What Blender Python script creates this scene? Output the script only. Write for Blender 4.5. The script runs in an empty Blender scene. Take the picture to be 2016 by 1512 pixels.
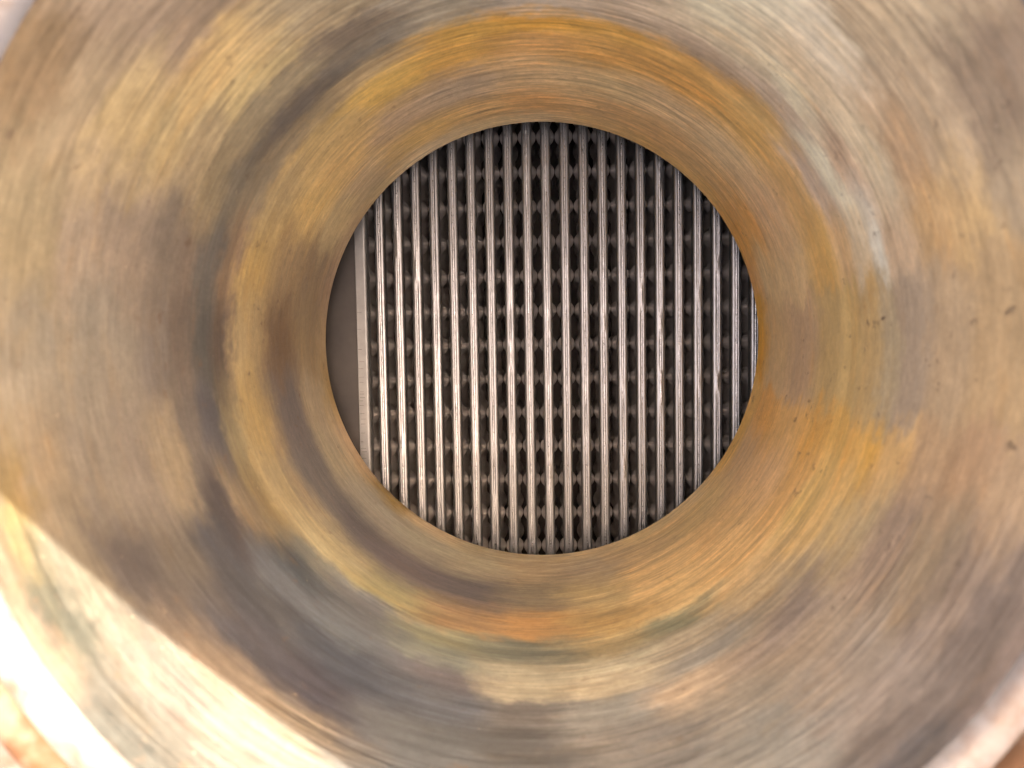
import bpy, math, random
import numpy as np
from mathutils import Matrix, Vector
random.seed(7); rng = np.random.default_rng(11)
C = bpy.context.scene.collection
MM = 0.001
# ------------------------------------------------------------------ camera
# axis frame: x right, y up, z along the bore axis (z = 0 is the mouth of the bore), millimetres
AX_A, AX_B, CX, CY, H_HOLE, H_MOUTH = 0.0489538, -0.0567057, -7.305125, 1.955037, 356.4749, 130.1329
n_ = Vector((AX_A, AX_B, 1.0)).normalized()
ex_ = (Vector((1, 0, 0)) - n_ * n_.x).normalized(); ey_ = n_.cross(ex_)
def to_world(v): return Vector((v.dot(ex_), -v.dot(ey_), -v.dot(n_)))
cr, cu, cf = to_world(Vector((1, 0, 0))), -to_world(Vector((0, 1, 0))), to_world(Vector((0, 0, 1)))
cam_d = bpy.data.cameras.new('camera'); cam = bpy.data.objects.new('camera', cam_d); C.objects.link(cam)
M = Matrix((cr, cu, -cf)).transposed().to_4x4()
M.translation = Vector((-CX, CY, H_MOUTH)) * MM
cam.matrix_world = M
cam_d.sensor_width = 36.0; cam_d.lens = 1514 / 2016 * 36
cam_d.clip_start = 0.005; cam_d.clip_end = 50
cam_d.dof.use_dof = True; cam_d.dof.focus_distance = 0.368; cam_d.dof.aperture_fstop = 16.0
bpy.context.scene.camera = cam
# ------------------------------------------------------------------ light
SUN_EL, SUN_AZ = math.radians(51.7), math.radians(54.8)      # azimuth counter-clockwise from +x, towards upper right
world = bpy.data.worlds.new('World'); bpy.context.scene.world = world; world.use_nodes = True
nt = world.node_tree; nt.nodes.clear()
sky = nt.nodes.new('ShaderNodeTexSky'); sky.sky_type = 'NISHITA'; sky.sun_disc = False
sky.sun_elevation = SUN_EL; sky.sun_rotation = math.radians(90) - SUN_AZ
sky.air_density = 0.6; sky.dust_density = 6.0; sky.ozone_density = 0.3
bg = nt.nodes.new('ShaderNodeBackground'); bg.inputs[1].default_value = 0.15
wo = nt.nodes.new('ShaderNodeOutputWorld')
warm = nt.nodes.new('ShaderNodeMix'); warm.data_type = 'RGBA'; warm.blend_type = 'MULTIPLY'; warm.inputs[0].default_value = 1
warm.inputs[7].default_value = (1.0, .80, .61, 1)          # camera white balance for open shade
nt.links.new(sky.outputs[0], warm.inputs[6]); nt.links.new(warm.outputs[2], bg.inputs[0]); nt.links.new(bg.outputs[0], wo.inputs[0])
sd = bpy.data.lights.new('sun', 'SUN'); sd.energy = 2.0; sd.angle = math.radians(0.3); sd.color = (1, .93, .83)
sun = bpy.data.objects.new('sun', sd); C.objects.link(sun)
sdir = Vector((math.cos(SUN_AZ) * math.cos(SUN_EL), math.sin(SUN_AZ) * math.cos(SUN_EL), math.sin(SUN_EL)))
sun.rotation_euler = sdir.to_track_quat('Z', 'Y').to_euler(); sun.location = sdir * 3
vs = bpy.context.scene.view_settings
vs.view_transform = 'Standard'; vs.look = 'None'; vs.gamma = 1; vs.use_curve_mapping = False; vs.exposure = 4.6
cy = bpy.context.scene.cycles
cy.max_bounces = 12; cy.diffuse_bounces = 8; cy.glossy_bounces = 8
# ------------------------------------------------------------------ helpers
def mesh_obj(name, verts, faces, mat, parent=None, smooth=True, mats=None, midx=None):
    me = bpy.data.meshes.new(name)
    me.from_pydata([tuple(v) for v in (np.asarray(verts, float) * MM)], [], faces)
    for m in (mats or [mat]): me.materials.append(m)
    if smooth: me.polygons.foreach_set('use_smooth', [True] * len(me.polygons))
    if midx is not None: me.polygons.foreach_set('material_index', midx)
    me.update()
    o = bpy.data.objects.new(name, me); C.objects.link(o)
    if parent: o.parent = parent
    return o
def thing(name, label, cat, loc=(0, 0, 0)):
    o = bpy.data.objects.new(name, None); C.objects.link(o); o.location = loc
    o.empty_display_size = .02; o['label'] = label; o['category'] = cat
    return o
def box(v, f, x0, x1, y0, y1, z0, z1):
    b = len(v)
    v += [(x0,y0,z0),(x1,y0,z0),(x1,y1,z0),(x0,y1,z0),(x0,y0,z1),(x1,y0,z1),(x1,y1,z1),(x0,y1,z1)]
    f += [(b,b+3,b+2,b+1),(b+4,b+5,b+6,b+7),(b,b+1,b+5,b+4),(b+1,b+2,b+6,b+5),(b+2,b+3,b+7,b+6),(b+3,b,b+4,b+7)]
def lathe(name, prof, mat, parent, n=360, wob=0.0):
    """closed or open profile of (r, z) swept round the z axis"""
    v, f = [], []
    m = len(prof)
    ph = rng.uniform(0, 6.28, 6)
    for i in range(n):
        a = 2 * math.pi * i / n
        w = wob * sum(math.sin(a * (k + 2) * 3 + ph[k]) / (k + 1) for k in range(6))
        for r, z in prof: v.append(((r + w) * math.cos(a), (r + w) * math.sin(a), z + w * .6))
    for i in range(n):
        j = (i + 1) % n
        for k in range(m - 1): f.append((i*m+k, j*m+k, j*m+k+1, i*m+k+1))
    return mesh_obj(name, v, f, mat, parent)
class NT:
    def __init__(s, name):
        s.m = bpy.data.materials.new(name); s.m.use_nodes = True; s.t = s.m.node_tree; s.t.nodes.clear()
        s.out = s.n('ShaderNodeOutputMaterial'); s.b = s.n('ShaderNodeBsdfPrincipled'); s.l(s.b.outputs[0], s.out.inputs[0])
    def n(s, typ, **k):
        x = s.t.nodes.new(typ)
        for a, b in k.items(): setattr(x, a, b)
        return x
    def l(s, a, b): s.t.links.new(a, b)
    def coords(s, scale):
        tc = s.n('ShaderNodeTexCoord'); mp = s.n('ShaderNodeMapping'); mp.inputs['Scale'].default_value = scale
        s.l(tc.outputs['Object'], mp.inputs[0]); return mp.outputs[0]
    def noise(s, scale, sc=1.0, detail=4, rough=.55, w=0.0, dist=0):
        x = s.n('ShaderNodeTexNoise', noise_dimensions='4D'); s.l(s.coords(scale), x.inputs['Vector'])
        x.inputs['Scale'].default_value = sc; x.inputs['Detail'].default_value = detail
        x.inputs['Roughness'].default_value = rough; x.inputs['W'].default_value = w; x.inputs['Distortion'].default_value = dist
        return x.outputs['Fac']
    def ramp(s, fac, *st):
        x = s.n('ShaderNodeValToRGB'); e = x.color_ramp.elements
        while len(e) < len(st): e.new(.5)
        for k, (p, c) in enumerate(st):
            e[k].position = p; e[k].color = (c, c, c, 1) if isinstance(c, (int, float)) else (*c, 1)
        s.l(fac, x.inputs[0]); return x.outputs[0]
    def math(s, op, a, b=None):
        x = s.n('ShaderNodeMath', operation=op)
        for i, q in enumerate((a, b)):
            if q is None: continue
            if isinstance(q, (int, float)): x.inputs[i].default_value = q
            else: s.l(q, x.inputs[i])
        return x.outputs[0]
    def mix(s, fac, a, b, mode='MIX'):
        x = s.n('ShaderNodeMix', data_type='RGBA', blend_type=mode)
        for q, k in ((fac, 0), (a, 6), (b, 7)):
            if isinstance(q, (int, float)): x.inputs[k].default_value = q
            elif isinstance(q, tuple): x.inputs[k].default_value = (*q, 1)
            else: s.l(q, x.inputs[k])
        return x.outputs[2]
    def bump(s, h, strength, dist, prev=None):
        x = s.n('ShaderNodeBump'); x.inputs['Strength'].default_value = strength; x.inputs['Distance'].default_value = dist
        s.l(h, x.inputs['Height'])
        if prev: s.l(prev, x.inputs['Normal'])
        return x.outputs[0]
    def set(s, **k):
        for a, q in k.items():
            i = s.b.inputs[a.replace('_', ' ')]
            if isinstance(q, (int, float)): i.default_value = q
            elif isinstance(q, tuple): i.default_value = (*q, 1)
            else: s.l(q, i)
        return s.m
# ------------------------------------------------------------------ materials
def mat_bore():
    s = NT('rusty_machined_steel')
    at = s.n('ShaderNodeAttribute', attribute_name='stain_shade'); col = at.outputs['Color']
    st = s.n('ShaderNodeAttribute', attribute_name='streak').outputs['Fac']
    # turning marks: noise squeezed along the axis runs round the bore
    fine = s.noise((42, 42, 820), 1, 6, .68, 1.3)
    mid = s.noise((34, 34, 300), 1, 6, .66, 4.1, .3)
    blot = s.noise((85, 85, 110), 1, 8, .74, 2.2)
    pit = s.noise((520, 520, 520), 1, 3, .6, 7.7)
    pit2 = s.noise((210, 210, 160), 1, 3, .6, 3.7)
    # fine light and dark turning streaks
    fmod = s.ramp(s.noise((45, 45, 60), 1, 5, .65, 12.3), (.38, .25), (.62, 1.0))
    k = s.math('ADD', s.math('MULTIPLY', s.math('SUBTRACT', fine, .5), s.math('MULTIPLY', s.math('MULTIPLY', st, fmod), 2.5)), 1.0)
    k2 = s.math('ADD', s.math('MULTIPLY', s.math('SUBTRACT', mid, .5), s.math('ADD', s.math('MULTIPLY', st, .9), .3)), 1.0)
    k3 = s.math('ADD', s.math('MULTIPLY', s.math('SUBTRACT', blot, .5), .85), 1.0)
    grain = s.noise((330, 330, 520), 1, 5, .75, 6.6)
    k4 = s.math('ADD', s.math('MULTIPLY', s.math('SUBTRACT', grain, .5), .9), 1.0)
    turn = s.noise((11, 11, 1150), 1, 3, .6, 15.5)          # long, thin tool lines
    k5 = s.math('ADD', s.math('MULTIPLY', s.math('SUBTRACT', turn, .5), s.math('MULTIPLY', st, .8)), 1.0)
    kk = s.math('MULTIPLY', s.math('MULTIPLY', s.math('MULTIPLY', s.math('MULTIPLY', k, k2), k3), k4), k5)
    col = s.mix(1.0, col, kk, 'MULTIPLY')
    # orange rust blooms and grey scraped steel along the streaks
    om = s.ramp(s.noise((38, 38, 120), 1, 7, .7, 9.4, .4), (.52, 0.0), (.70, .45))
    col = s.mix(om, col, s.mix(1.0, col, (1.16, .95, .66), 'MULTIPLY'))
    gm = s.ramp(s.noise((36, 36, 420), 1, 7, .7, 5.4, .2), (.55, 0.0), (.70, .6))
    gm = s.math('MULTIPLY', gm, s.math('ADD', s.math('MULTIPLY', st, .8), .2))
    col = s.mix(gm, col, s.mix(1.0, col, (1.12, 1.2, 1.3), 'MULTIPLY'))
    # small dark pits and pale dust grains
    pm = s.math('MULTIPLY', s.ramp(pit2, (.28, 1.0), (.36, 0.0)), s.math('SUBTRACT', .85, s.math('MULTIPLY', st, .5)))
    col = s.mix(pm, col, (.10, .065, .04))
    dm = s.math('MULTIPLY', s.ramp(pit, (.69, 0.0), (.78, 1.0)), .4)
    col = s.mix(dm, col, (.62, .48, .33))
    rough = s.ramp(s.math('ADD', s.math('MULTIPLY', fine, .5), s.math('MULTIPLY', blot, .5)), (.35, .38), (.65, .58))
    b1 = s.bump(fine, .35, .0004); b2 = s.bump(mid, .25, .0008, b1); b3 = s.bump(pit, .35, .0003, b2); b4 = s.bump(pit2, .2, .0006, b3)
    return s.set(Base_Color=col, Roughness=rough, Metallic=.20, Normal=b4)
def mat_lip(name, c1, c2, c3, met=.3, r=(.3, .55), spec=.12):
    s = NT(name)
    a = s.noise((70, 70, 70), 1, 6, .65, 1.0); b = s.noise((25, 25, 25), 1, 5, .6, 3.0); f = s.noise((500, 500, 500), 1, 3, .6, 2.0)
    col = s.mix(s.ramp(b, (.42, 0.0), (.58, 1.0)), c1, c2)
    col = s.mix(s.ramp(a, (.50, 0.0), (.62, 1.0)), col, c3)
    return s.set(Specular_IOR_Level=spec, Base_Color=col, Metallic=met, Roughness=s.ramp(f, (.35, r[0]), (.65, r[1])), Normal=s.bump(f, .3, .0004, s.bump(a, .4, .001)))
def mat_rail():
    s = NT('ground_stainless_edge')
    br = s.noise((2600, 16, 2600), 1, 4, .7, 1.0)          # brushed along the edge
    gr = s.noise((1500, 420, 1500), 1, 3, .7, 5.0)
    sm = s.noise((60, 22, 60), 1, 4, .6, 8.0)
    oi = s.n('ShaderNodeObjectInfo')
    col = s.mix(sm, (.162, .168, .174), (.225, .232, .240))
    col = s.mix(s.math('MULTIPLY', s.ramp(br, (.30, 1.0), (.46, 0.0)), .30), col, (.08, .065, .055))
    col = s.mix(s.math('MULTIPLY', oi.outputs['Random'], .15), col, (.16, .14, .125))
    rough = s.ramp(gr, (.3, .26), (.7, .46))
    return s.set(Base_Color=col, Metallic=.85, Roughness=rough, Normal=s.bump(gr, .35, .00012, s.bump(br, .4, .00015)))
def mat_weld():
    s = NT('weld_seam_steel')
    br = s.noise((3000, 60, 3000), 1, 4, .75, 1.0); gr = s.noise((1800, 700, 1800), 1, 4, .75, 5.0)
    col = s.mix(s.ramp(br, (.36, 0.0), (.56, 1.0)), (.12, .115, .115), (.38, .39, .40))
    return s.set(Base_Color=col, Metallic=.9, Roughness=s.ramp(gr, (.3, .2), (.7, .42)), Normal=s.bump(gr, .8, .00025))
def mat_plain(name, c, c2, met, r, sc=60):
    s = NT(name)
    a = s.noise((sc, sc, sc), 1, 5, .6, 1.0); f = s.noise((sc*9, sc*9, sc*9), 1, 3, .6, 2.0)
    return s.set(Base_Color=s.mix(s.ramp(a, (.35, 0.0), (.65, 1.0)), c, c2), Metallic=met, Roughness=s.ramp(f, (.3, r - .08), (.7, r + .08)), Normal=s.bump(f, .15, .0002))
M_BORE = mat_bore()
M_CHAM = mat_lip('bare_rim_steel', (.06, .05, .043), (.085, .078, .072), (.055, .035, .022), .25, (.4, .6), .4)
M_BEAD = mat_lip('orange_rust', (.042, .018, .007), (.034, .017, .007), (.06, .04, .026), .0, (.6, .75))
M_FLAN = mat_lip('blotchy_flange_steel', (.040, .026, .018), (.062, .055, .050), (.042, .018, .008), .05, (.5, .7))
M_RAIL, M_WELD = mat_rail(), mat_weld()
M_CORR = mat_plain('pressed_stainless_sheet', (.66, .635, .61), (.55, .53, .51), .85, .42)
M_BAR = mat_plain('dull_bar_steel', (.135, .138, .137), (.18, .184, .183), .6, .45, 120)
M_PANEL = mat_plain('brown_grey_panel_steel', (.020, .0175, .016), (.036, .031, .027), .3, .5, 40)
M_DARK = mat_plain('dark_casing_steel', (.06, .05, .045), (.09, .075, .065), .3, .6)
M_MARK = mat_plain('dark_scribed_mark', (.05, .045, .04), (.08, .07, .06), .2, .6)
M_OUT = mat_plain('weathered_outer_steel', (.20, .15, .11), (.26, .21, .17), .2, .6)
M_SHEET = mat_plain('added_sheet_steel', (.30, .31, .32), (.38, .38, .38), .4, .45)
# ------------------------------------------------------------------ the bore and its stain map with light and shade painted in (azimuth x depth)
DEP = np.array([0, 10, 22, 37, 55, 75, 88, 100, 115, 130, 165, 200, 226], float)
ST = {}   # rust colours with light and shade worked in, one row per 15 degrees of azimuth clockwise from the right, one entry per depth
#STAIN_SHADE_BEGIN
ST[0] = [(0.366,0.250,0.127), (0.366,0.250,0.127), (0.366,0.250,0.127), (0.366,0.250,0.127), (0.406,0.293,0.167), (0.337,0.264,0.178), (0.377,0.306,0.184), (0.432,0.314,0.143), (0.524,0.384,0.162), (0.487,0.361,0.159), (0.458,0.340,0.209), (0.539,0.406,0.216), (0.620,0.351,0.052)]  # darker, greyer row: holds the painted shadow band
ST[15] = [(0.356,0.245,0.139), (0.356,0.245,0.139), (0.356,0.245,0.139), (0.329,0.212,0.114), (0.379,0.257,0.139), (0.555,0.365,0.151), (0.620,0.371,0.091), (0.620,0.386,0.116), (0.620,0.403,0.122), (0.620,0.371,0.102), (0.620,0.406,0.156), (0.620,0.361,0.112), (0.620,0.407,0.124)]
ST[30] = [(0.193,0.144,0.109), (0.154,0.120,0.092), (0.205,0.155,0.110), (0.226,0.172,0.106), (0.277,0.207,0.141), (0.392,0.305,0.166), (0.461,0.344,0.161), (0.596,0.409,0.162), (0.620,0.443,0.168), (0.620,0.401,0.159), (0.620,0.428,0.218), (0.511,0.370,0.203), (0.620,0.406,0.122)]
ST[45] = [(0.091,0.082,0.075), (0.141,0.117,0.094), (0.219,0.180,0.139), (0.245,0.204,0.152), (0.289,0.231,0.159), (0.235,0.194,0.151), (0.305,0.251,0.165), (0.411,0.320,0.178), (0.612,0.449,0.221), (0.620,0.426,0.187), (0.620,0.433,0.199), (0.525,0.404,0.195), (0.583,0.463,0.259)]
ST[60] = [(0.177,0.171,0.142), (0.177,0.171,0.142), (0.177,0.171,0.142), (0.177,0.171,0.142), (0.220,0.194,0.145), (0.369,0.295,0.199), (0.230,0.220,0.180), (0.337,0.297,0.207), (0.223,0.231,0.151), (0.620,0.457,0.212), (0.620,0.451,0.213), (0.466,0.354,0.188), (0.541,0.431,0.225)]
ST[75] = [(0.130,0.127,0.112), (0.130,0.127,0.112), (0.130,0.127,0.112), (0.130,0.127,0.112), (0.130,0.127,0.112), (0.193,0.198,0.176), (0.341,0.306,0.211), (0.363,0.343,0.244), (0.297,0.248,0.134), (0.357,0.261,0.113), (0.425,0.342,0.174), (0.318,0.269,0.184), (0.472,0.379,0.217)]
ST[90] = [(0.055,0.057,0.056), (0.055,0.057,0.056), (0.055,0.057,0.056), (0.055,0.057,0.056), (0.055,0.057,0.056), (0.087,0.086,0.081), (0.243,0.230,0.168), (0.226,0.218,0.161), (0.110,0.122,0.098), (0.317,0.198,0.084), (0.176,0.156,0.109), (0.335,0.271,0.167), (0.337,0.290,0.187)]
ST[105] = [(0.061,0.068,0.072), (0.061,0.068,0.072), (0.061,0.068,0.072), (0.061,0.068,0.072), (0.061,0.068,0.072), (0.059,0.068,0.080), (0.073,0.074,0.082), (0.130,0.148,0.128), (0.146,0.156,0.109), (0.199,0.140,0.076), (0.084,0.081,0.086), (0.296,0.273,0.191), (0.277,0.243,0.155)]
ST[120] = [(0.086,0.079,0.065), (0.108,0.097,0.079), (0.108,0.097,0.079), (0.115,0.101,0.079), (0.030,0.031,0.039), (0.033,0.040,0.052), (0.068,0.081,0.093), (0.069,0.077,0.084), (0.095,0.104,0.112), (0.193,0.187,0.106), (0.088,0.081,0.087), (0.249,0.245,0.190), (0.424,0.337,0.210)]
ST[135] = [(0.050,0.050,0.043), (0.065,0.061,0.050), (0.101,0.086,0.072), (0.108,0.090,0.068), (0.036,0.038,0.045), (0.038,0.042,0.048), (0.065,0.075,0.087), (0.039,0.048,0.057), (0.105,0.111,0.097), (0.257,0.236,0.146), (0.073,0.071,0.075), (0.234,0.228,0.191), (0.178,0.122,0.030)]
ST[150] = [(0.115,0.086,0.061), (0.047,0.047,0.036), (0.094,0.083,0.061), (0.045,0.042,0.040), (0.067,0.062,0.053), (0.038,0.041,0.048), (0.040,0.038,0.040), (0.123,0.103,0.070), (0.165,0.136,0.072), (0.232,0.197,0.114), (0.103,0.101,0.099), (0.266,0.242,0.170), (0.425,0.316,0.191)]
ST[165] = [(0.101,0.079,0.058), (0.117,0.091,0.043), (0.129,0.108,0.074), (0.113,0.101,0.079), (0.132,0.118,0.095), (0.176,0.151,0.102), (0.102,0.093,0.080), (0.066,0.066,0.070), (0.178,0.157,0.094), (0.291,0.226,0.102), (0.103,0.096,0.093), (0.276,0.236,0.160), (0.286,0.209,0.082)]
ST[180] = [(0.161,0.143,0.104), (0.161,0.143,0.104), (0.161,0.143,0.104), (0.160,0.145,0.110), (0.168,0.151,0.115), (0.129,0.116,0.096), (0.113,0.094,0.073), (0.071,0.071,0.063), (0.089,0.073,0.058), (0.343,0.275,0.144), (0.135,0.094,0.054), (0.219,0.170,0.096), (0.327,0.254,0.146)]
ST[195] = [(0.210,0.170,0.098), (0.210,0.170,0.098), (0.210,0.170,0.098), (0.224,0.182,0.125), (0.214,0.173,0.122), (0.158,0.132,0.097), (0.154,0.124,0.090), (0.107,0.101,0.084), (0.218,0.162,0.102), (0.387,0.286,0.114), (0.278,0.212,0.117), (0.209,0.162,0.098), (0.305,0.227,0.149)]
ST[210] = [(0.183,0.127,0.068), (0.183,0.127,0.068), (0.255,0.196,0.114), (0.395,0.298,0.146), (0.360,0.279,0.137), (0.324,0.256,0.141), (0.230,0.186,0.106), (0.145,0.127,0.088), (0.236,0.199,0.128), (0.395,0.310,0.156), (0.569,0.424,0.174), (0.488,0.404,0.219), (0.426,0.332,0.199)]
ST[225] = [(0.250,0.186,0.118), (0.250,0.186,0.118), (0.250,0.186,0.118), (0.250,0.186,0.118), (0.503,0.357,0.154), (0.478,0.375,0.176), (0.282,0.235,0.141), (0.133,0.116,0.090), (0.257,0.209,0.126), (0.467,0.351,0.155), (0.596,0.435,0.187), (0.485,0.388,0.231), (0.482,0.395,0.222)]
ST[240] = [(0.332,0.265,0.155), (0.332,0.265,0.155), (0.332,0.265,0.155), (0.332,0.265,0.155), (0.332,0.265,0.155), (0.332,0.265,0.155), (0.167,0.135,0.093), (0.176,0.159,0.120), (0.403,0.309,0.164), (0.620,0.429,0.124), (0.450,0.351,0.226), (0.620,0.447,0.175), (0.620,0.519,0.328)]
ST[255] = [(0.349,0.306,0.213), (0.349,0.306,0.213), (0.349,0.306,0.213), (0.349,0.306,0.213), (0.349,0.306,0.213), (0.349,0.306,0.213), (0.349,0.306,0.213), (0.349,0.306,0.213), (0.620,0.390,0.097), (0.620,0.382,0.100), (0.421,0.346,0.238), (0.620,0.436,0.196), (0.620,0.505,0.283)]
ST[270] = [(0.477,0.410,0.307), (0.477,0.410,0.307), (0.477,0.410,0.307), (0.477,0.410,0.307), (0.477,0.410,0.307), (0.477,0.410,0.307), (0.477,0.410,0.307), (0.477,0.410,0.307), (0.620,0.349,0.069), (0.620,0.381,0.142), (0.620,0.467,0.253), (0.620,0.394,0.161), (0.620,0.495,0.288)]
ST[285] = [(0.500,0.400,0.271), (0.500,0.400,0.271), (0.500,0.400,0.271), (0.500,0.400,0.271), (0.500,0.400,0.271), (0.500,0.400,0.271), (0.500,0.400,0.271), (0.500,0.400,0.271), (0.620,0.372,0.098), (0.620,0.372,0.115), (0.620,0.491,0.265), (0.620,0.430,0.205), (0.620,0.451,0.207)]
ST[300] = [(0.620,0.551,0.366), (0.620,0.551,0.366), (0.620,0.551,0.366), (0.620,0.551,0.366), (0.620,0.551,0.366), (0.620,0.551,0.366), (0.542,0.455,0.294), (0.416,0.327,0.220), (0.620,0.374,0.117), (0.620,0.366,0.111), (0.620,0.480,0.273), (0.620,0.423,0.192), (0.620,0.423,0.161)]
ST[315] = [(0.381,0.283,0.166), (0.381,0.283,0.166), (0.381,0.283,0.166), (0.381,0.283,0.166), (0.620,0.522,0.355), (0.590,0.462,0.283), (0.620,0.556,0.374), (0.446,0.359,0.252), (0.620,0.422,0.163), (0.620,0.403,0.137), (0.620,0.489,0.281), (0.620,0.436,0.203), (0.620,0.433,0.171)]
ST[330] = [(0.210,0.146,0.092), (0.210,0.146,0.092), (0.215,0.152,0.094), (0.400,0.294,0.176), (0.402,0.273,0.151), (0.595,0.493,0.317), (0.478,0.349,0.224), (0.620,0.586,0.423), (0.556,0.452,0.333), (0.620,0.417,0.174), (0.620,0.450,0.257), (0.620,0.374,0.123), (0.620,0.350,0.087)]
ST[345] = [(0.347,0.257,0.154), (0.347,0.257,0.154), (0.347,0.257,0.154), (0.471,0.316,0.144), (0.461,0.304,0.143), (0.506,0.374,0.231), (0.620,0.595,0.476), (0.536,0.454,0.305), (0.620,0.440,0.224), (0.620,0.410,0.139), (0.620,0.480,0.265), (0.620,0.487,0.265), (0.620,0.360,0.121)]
#STAIN_SHADE_END
TAB = np.array([ST[k * 15] for k in range(24)], float)           # 24 x 13 x 3
def pnoise(nu, nv, U, V, seed):
    """smooth value noise periodic in U (0..1)"""
    g = np.random.default_rng(seed).uniform(-1, 1, (nu, nv + 3))
    u = U * nu; v = V * nv
    i = np.floor(u).astype(int); j = np.floor(v).astype(int); fu = u - i; fv = v - j
    fu = fu * fu * (3 - 2 * fu); fv = fv * fv * (3 - 2 * fv)
    i0, i1 = i % nu, (i + 1) % nu; j0 = np.clip(j, 0, nv + 1); j1 = j0 + 1
    return (g[i0, j0] * (1-fu) + g[i1, j0] * fu) * (1-fv) + (g[i0, j1] * (1-fu) + g[i1, j1] * fu) * fv
def fbm(nu, nv, U, V, seed, octv=4, gain=.55):
    s = 0; a = 1; t = 0
    for o in range(octv):
        s = s + a * pnoise(nu * 2**o, nv * 2**o, U, V, seed + o * 17); t += a; a *= gain
    return s / t
def sharp(t, g):
    t = np.clip((t - .5) * g + .5, 0, 1); return t * t * (3 - 2 * t)
def stain_shade(PH, D):
    """PH degrees clockwise seen from the mouth, D depth in mm"""
    U = (PH / 360) % 1; V = np.clip(D / 230, 0, 1)
    ph = PH + 6 * fbm(14, 10, U, V, 5) + 5.0 * fbm(70, 36, U, V, 55, 5, .75)
    d = D + (2.5 + .03 * D) * fbm(12, 7, U, V, 9) + 7.0 * fbm(60, 34, U, V, 91, 5, .75)
    d = np.clip(d, 0, 225.9); x = (ph / 15) % 24
    i = np.floor(x).astype(int); fx = x - i; fx = sharp(fx, 1.25)
    nb = np.abs((ph + 180) % 360 - 180); t0 = sharp(np.clip((nb - 8.5) / 6, 0, 1), 1.3)      # shadow band on the right, painted into the colour with firm edges
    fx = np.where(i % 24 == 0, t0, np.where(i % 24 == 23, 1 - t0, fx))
    j = np.clip(np.searchsorted(DEP, d, side='right') - 1, 0, len(DEP) - 2)
    fy = sharp((d - DEP[j]) / (DEP[j+1] - DEP[j]), 1.5)
    i0 = i % 24; i1 = (i + 1) % 24; fx = fx[..., None]; fy = fy[..., None]
    return (TAB[i0, j] * (1-fx) + TAB[i1, j] * fx) * (1-fy) + (TAB[i0, j+1] * (1-fx) + TAB[i1, j+1] * fx) * fy
def bore_radius(d):
    r = 100.0
    r += .45 * math.exp(-((d - 116) / 5.0) ** 2)          # shallow turned ring
    r -= .30 * math.exp(-((d - 100) / 7.0) ** 2)
    r += .20 * math.exp(-((d - 140) / 9.0) ** 2)
    return r
nozzle = thing('pipe_nozzle', 'rust stained round steel nozzle bore seen from its mouth, orange and grey turning rings inside', 'pipe')
NA, ND = 1080, 280
dd = np.linspace(0, 226.34, ND); aa = np.arange(NA) / NA * 2 * np.pi
A_, D_ = np.meshgrid(aa, dd, indexing='ij')
R_ = np.vectorize(bore_radius)(dd)[None, :] * np.ones_like(A_)
PHI = np.degrees(A_)
# the bore runs slightly out of square
V = np.stack([R_ * np.cos(A_) + 2.4 * D_ / 226, -R_ * np.sin(A_) + 1.35 * D_ / 226, -D_], -1).reshape(-1, 3)
idx = np.arange(NA * ND).reshape(NA, ND); nx = np.roll(idx, -1, 0)
F = np.stack([idx[:, :-1], idx[:, 1:], nx[:, 1:], nx[:, :-1]], -1).reshape(-1, 4)
me = bpy.data.meshes.new('bore_wall'); me.from_pydata((V * MM).tolist(), [], F.tolist()); me.materials.append(M_BORE)
me.polygons.foreach_set('use_smooth', [True] * len(me.polygons))
colr = stain_shade(PHI, D_).reshape(-1, 3)  # rust tones, lightened with depth and darkened in the sunlit patch to balance light
at = me.color_attributes.new('stain_shade', 'FLOAT_COLOR', 'POINT')
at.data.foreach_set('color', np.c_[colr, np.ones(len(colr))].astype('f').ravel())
sa = me.attributes.new('streak', 'FLOAT', 'POINT')
U_ = A_ / (2*np.pi)
stv = np.clip(.25 + .85 * np.abs(np.sin(A_)) + .25 * fbm(9, 5, U_, D_/230, 77), .1, 1.1)
stv = stv * (1 - .8*np.exp(-(((PHI + 180) % 360 - 180) / 17.) ** 2))
sa.data.foreach_set('value', stv.astype('f').ravel())
bore = bpy.data.objects.new('bore_wall', me); C.objects.link(bore); bore.parent = nozzle
# mouth, flange and outside
lathe('chamfer', [(100.0, 0), (100.6, 1.2), (102.0, 2.3), (104.2, 2.9), (106.3, 2.4)], M_CHAM, nozzle, wob=.06)
lathe('rust_bead', [(106.3, 2.4), (107.0, 3.6), (109.0, 4.6), (111.5, 4.3), (113.2, 2.6), (113.6, .8)], M_BEAD, nozzle, wob=.12)
lathe('flange', [(113.6, .8), (118, .9), (168, .9), (170, -1), (170, -24), (168, -26), (112, -26)], M_FLAN, nozzle)
lathe('outer_wall', [(112, -26), (112, -222)], M_OUT, nozzle)
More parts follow.
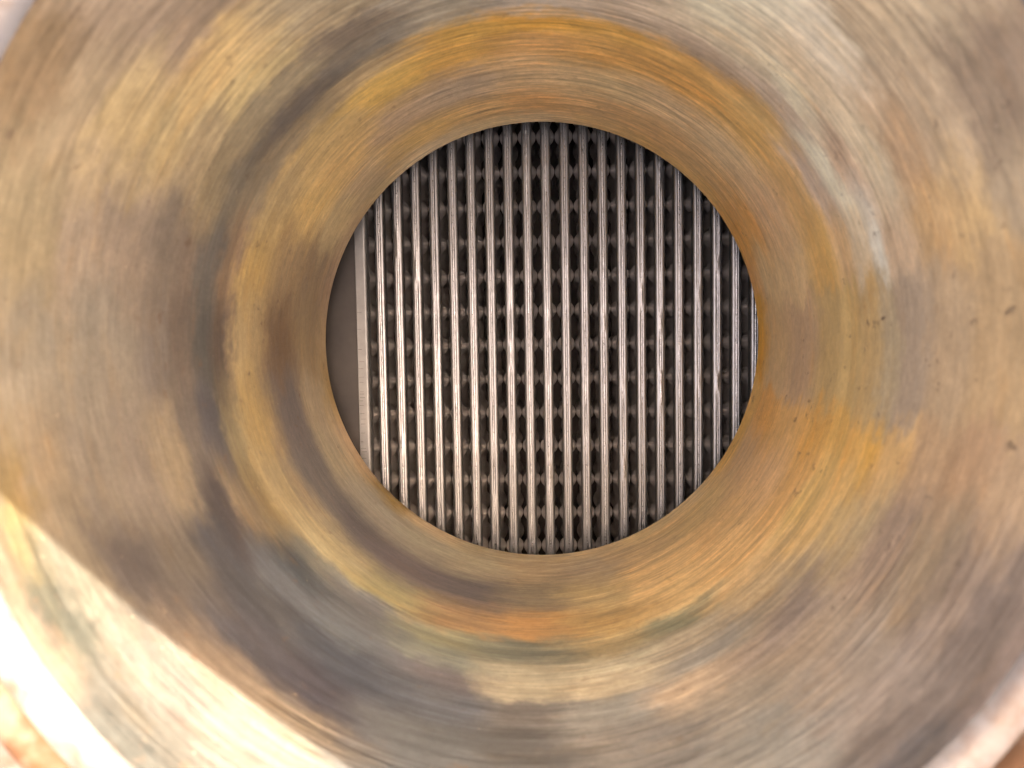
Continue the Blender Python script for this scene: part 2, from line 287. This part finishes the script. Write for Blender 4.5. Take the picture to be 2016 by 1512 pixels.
# ------------------------------------------------------------------ heat exchanger core below the bore
Z0 = -(H_HOLE + 15 - H_MOUTH)                  # top of the plate edges
core = thing('plate_pack', 'stack of parallel bright stainless plates with corrugated gaps, below the round bore', 'heat exchanger', (0, 0, Z0 * MM))
ROT = math.radians(0.93); core.rotation_euler = (0, 0, ROT)
HALF, PITCH, YL = 2.45, 8.986, 118.0
X0 = -77.4 + .47 + HALF                        # centre of the first plate edge (at y = 0 after rotation)
def noise1(n, k, amp, seed):
    r = np.random.default_rng(seed); g = r.normal(0, 1, n // k + 3)
    t = np.arange(n) / k; i = t.astype(int); f = t - i; f = f*f*(3-2*f)
    return amp * (g[i] * (1-f) + g[i+1] * f)
def rail(i, x, parent):
    N = 420; ys = np.linspace(-YL, YL, N)
    wand = noise1(N, 60, .06, 100+i) + noise1(N, 5, .03, 200+i)
    gd = np.clip(.20 + noise1(N, 25, .10, 300+i) + .12 * (np.abs(ys) / 100) ** 2, .02, .5)
    zc = .05 + noise1(N, 3, .022, 400+i)
    gw = .10 + .02 * (i % 3)
    wd = .40 + .12 * math.sin(i * 1.7)
    left = [(-HALF+.05, -5.0), (-HALF, -3.0), (-HALF+.02, -1.5), (-HALF+.12, -.95), (-HALF+.36, -.55), (-HALF+.75, -.30), (-HALF+1.25, -.14)]
    v = []; 
    for k, y in enumerate(ys):
        c = wand[k]
        row = list(left) + [(c-wd-gw, -.04), (c-wd-gw*.45, -gd[k]), (c-wd, zc[k]-.02), (c, zc[k]+.03), (c+wd, zc[k]-.03), (c+wd+gw*.45, -gd[k]*.9), (c+wd+gw, -.05)]
        row += [(-a, b) for a, b in reversed(left)]
        v += [(a, y, b) for a, b in row]
    m = len(row); f = []; mi = []
    for k in range(N - 1):
        for j in range(m - 1):
            f.append((k*m+j, k*m+j+1, (k+1)*m+j+1, (k+1)*m+j)); mi.append(1 if 8 <= j <= 11 else 0)
    o = mesh_obj('folded_edge', v, f, None, parent, mats=[M_RAIL, M_WELD], midx=mi)
    return o
# corrugated sheets: dimples that touch the neighbour, rows staggered in depth
BP = 16.9; Y0 = 0.0
def dimple(y, z):
    w = np.zeros_like(y)
    for r, z0 in enumerate((-12.5, -29.0, -43.0)):
        yy = (y - Y0 + (BP/2 if r % 2 else 0) + BP/2) % BP - BP/2
        w = np.maximum(w, (1.0, .35, .7)[r] * np.clip(1 - (yy / 4.4) ** 2 - ((z - z0) / 8.0) ** 2, 0, 1))
    return w
def web(parent):
    ys = np.linspace(-YL, YL, 330); zs = np.linspace(-4.9, -46, 46)
    Y, Z = np.meshgrid(ys, zs, indexing='ij')
    neck = np.clip((-4.9 - Z) / 3.0, 0, 1); base = HALF - .05 - .85 * neck
    W = base + (PITCH/2 - .06 - base) * dimple(Y, Z)
    m = len(zs); f = []; v = []
    for sgn in (-1, 1):
        b = len(v); v += np.stack([sgn * W, Y, Z], -1).reshape(-1, 3).tolist()
        for k in range(len(ys) - 1):
            for j in range(m - 1):
                q = (b+k*m+j, b+k*m+j+1, b+(k+1)*m+j+1, b+(k+1)*m+j); f.append(q if sgn < 0 else q[::-1])
    return v, f
wv, wf = web(None); first = None
for i in range(-1, 22):
    x = X0 + PITCH * i
    if i == -1: continue
    if first is None:
        pl = mesh_obj('plate', wv, wf, M_CORR, core); first = pl
    else:
        pl = first.copy(); C.objects.link(pl); pl.parent = core
    pl.location = (x * MM, 0, 0); pl['group'] = 'corrugated plates of the pack'
    rail(i, 0, pl)
# end bar with scribed ticks
bx0, bx1 = -86.45, -80.95
v, f, mi = [], [], []
N = 60; prof = [(bx0, -6), (bx0, -.15), (bx0+.15, 0), (bx1-1.25, 0), (bx1-.8, -.08), (bx1-.4, -.32), (bx1-.12, -.8), (bx1, -1.6), (bx1, -6)]
ys = np.linspace(-YL, YL, N); m = len(prof)
for y in ys: v += [(a, y, b) for a, b in prof]
for k in range(N-1):
    for j in range(m-1): f.append((k*m+j, k*m+j+1, (k+1)*m+j+1, (k+1)*m+j)); mi.append(0)
for t in (210,355,525,632,697,765,812,892,912,945,975,1012,1085,1130,1170,1250,1325,1385,1415,1470):
    y = 28.9 - t / 4.383 * .2485 + random.uniform(-.2, .2) ; a = bx0 + random.uniform(.3, 1.1); L = random.uniform(1.2, 2.6); h = random.uniform(.10, .18)
    b = len(v); v += [(a, y-h, .02), (a+L, y-h+random.uniform(-.1,.1), .02), (a+L, y+h*.6, .02), (a, y+h*.6, .02)]; f.append((b, b+1, b+2, b+3)); mi.append(1)
mesh_obj('end_bar', v, f, None, core, mats=[M_BAR, M_MARK], midx=mi, smooth=False)
# end sheet under the bar with half dimples, side panel, casing and header plate
v, f = [], []
v2 = [( x - 0, y, z) for x, y, z in wv]
nn = len(wv)//2
ev = [(x + (bx1 + bx0)/2 + .6, y, z) for x, y, z in wv[nn:]]; ef = [tuple(q - nn for q in g) for g in wf[len(wf)//2:]]
mesh_obj('end_sheet', ev, ef, M_CORR, core)
v, f = [], []; box(v, f, -150, bx0 - .25, -150, 150, -9, -2.2); mesh_obj('side_panel', v, f, M_PANEL, core, smooth=False)
v, f = [], []
box(v, f, -154, -150, -154, 154, -75, 15); box(v, f, 150, 154, -154, 154, -75, 15)
box(v, f, -150, 150, 150, 154, -75, 15); box(v, f, -150, 150, -154, -150, -75, 15); box(v, f, -150, 150, -150, 150, -75, -71)
mesh_obj('casing', v, f, M_DARK, core, smooth=False)
# top plate of the casing with the round opening
def top_plate():
    n = 256; v, f = [], []
    for z in (15.2, 19.2):
        for k in range(n):
            a = 2*math.pi*k/n; v.append((104*math.cos(a), 104*math.sin(a), z))
        for k in range(n):
            a = 2*math.pi*k/n; s = 154 / max(abs(math.cos(a)), abs(math.sin(a))); v.append((s*math.cos(a), s*math.sin(a), z))
    for k in range(n):
        j = (k+1) % n
        f += [(k, n+k, n+j, j), (2*n+k, 2*n+j, 3*n+j, 3*n+k), (n+k, 3*n+k, 3*n+j, n+j)]
    return mesh_obj('cover_plate', v, f, M_OUT, core, smooth=False)
top_plate()
# ------------------------------------------------------------------ steel sheet added out of view on the flange, to cast the shade edge in the bore
shade = thing('added_shade_sheet', 'unseen grey steel sheet added upright beside the nozzle mouth to shade the bore', 'added shade blocker')
u = np.array([math.cos(SUN_AZ), math.sin(SUN_AZ)]); w = np.array([-u[1], u[0]])
D0 = 118.0; ztop = H_MOUTH - (40.69 - 126.63 * D0 / 100.0)
v, f = [], []
for z in (1.0, ztop):
    for s, t in ((-124, 0), (175, 0), (175, 1.5), (-124, 1.5)):
        p = u * (D0 + t) + w * s; v.append((p[0], p[1], z))
f = [(0,3,2,1), (4,5,6,7), (0,1,5,4), (1,2,6,5), (2,3,7,6), (3,0,4,7)]
mesh_obj('sheet', v, f, M_SHEET, shade, smooth=False)
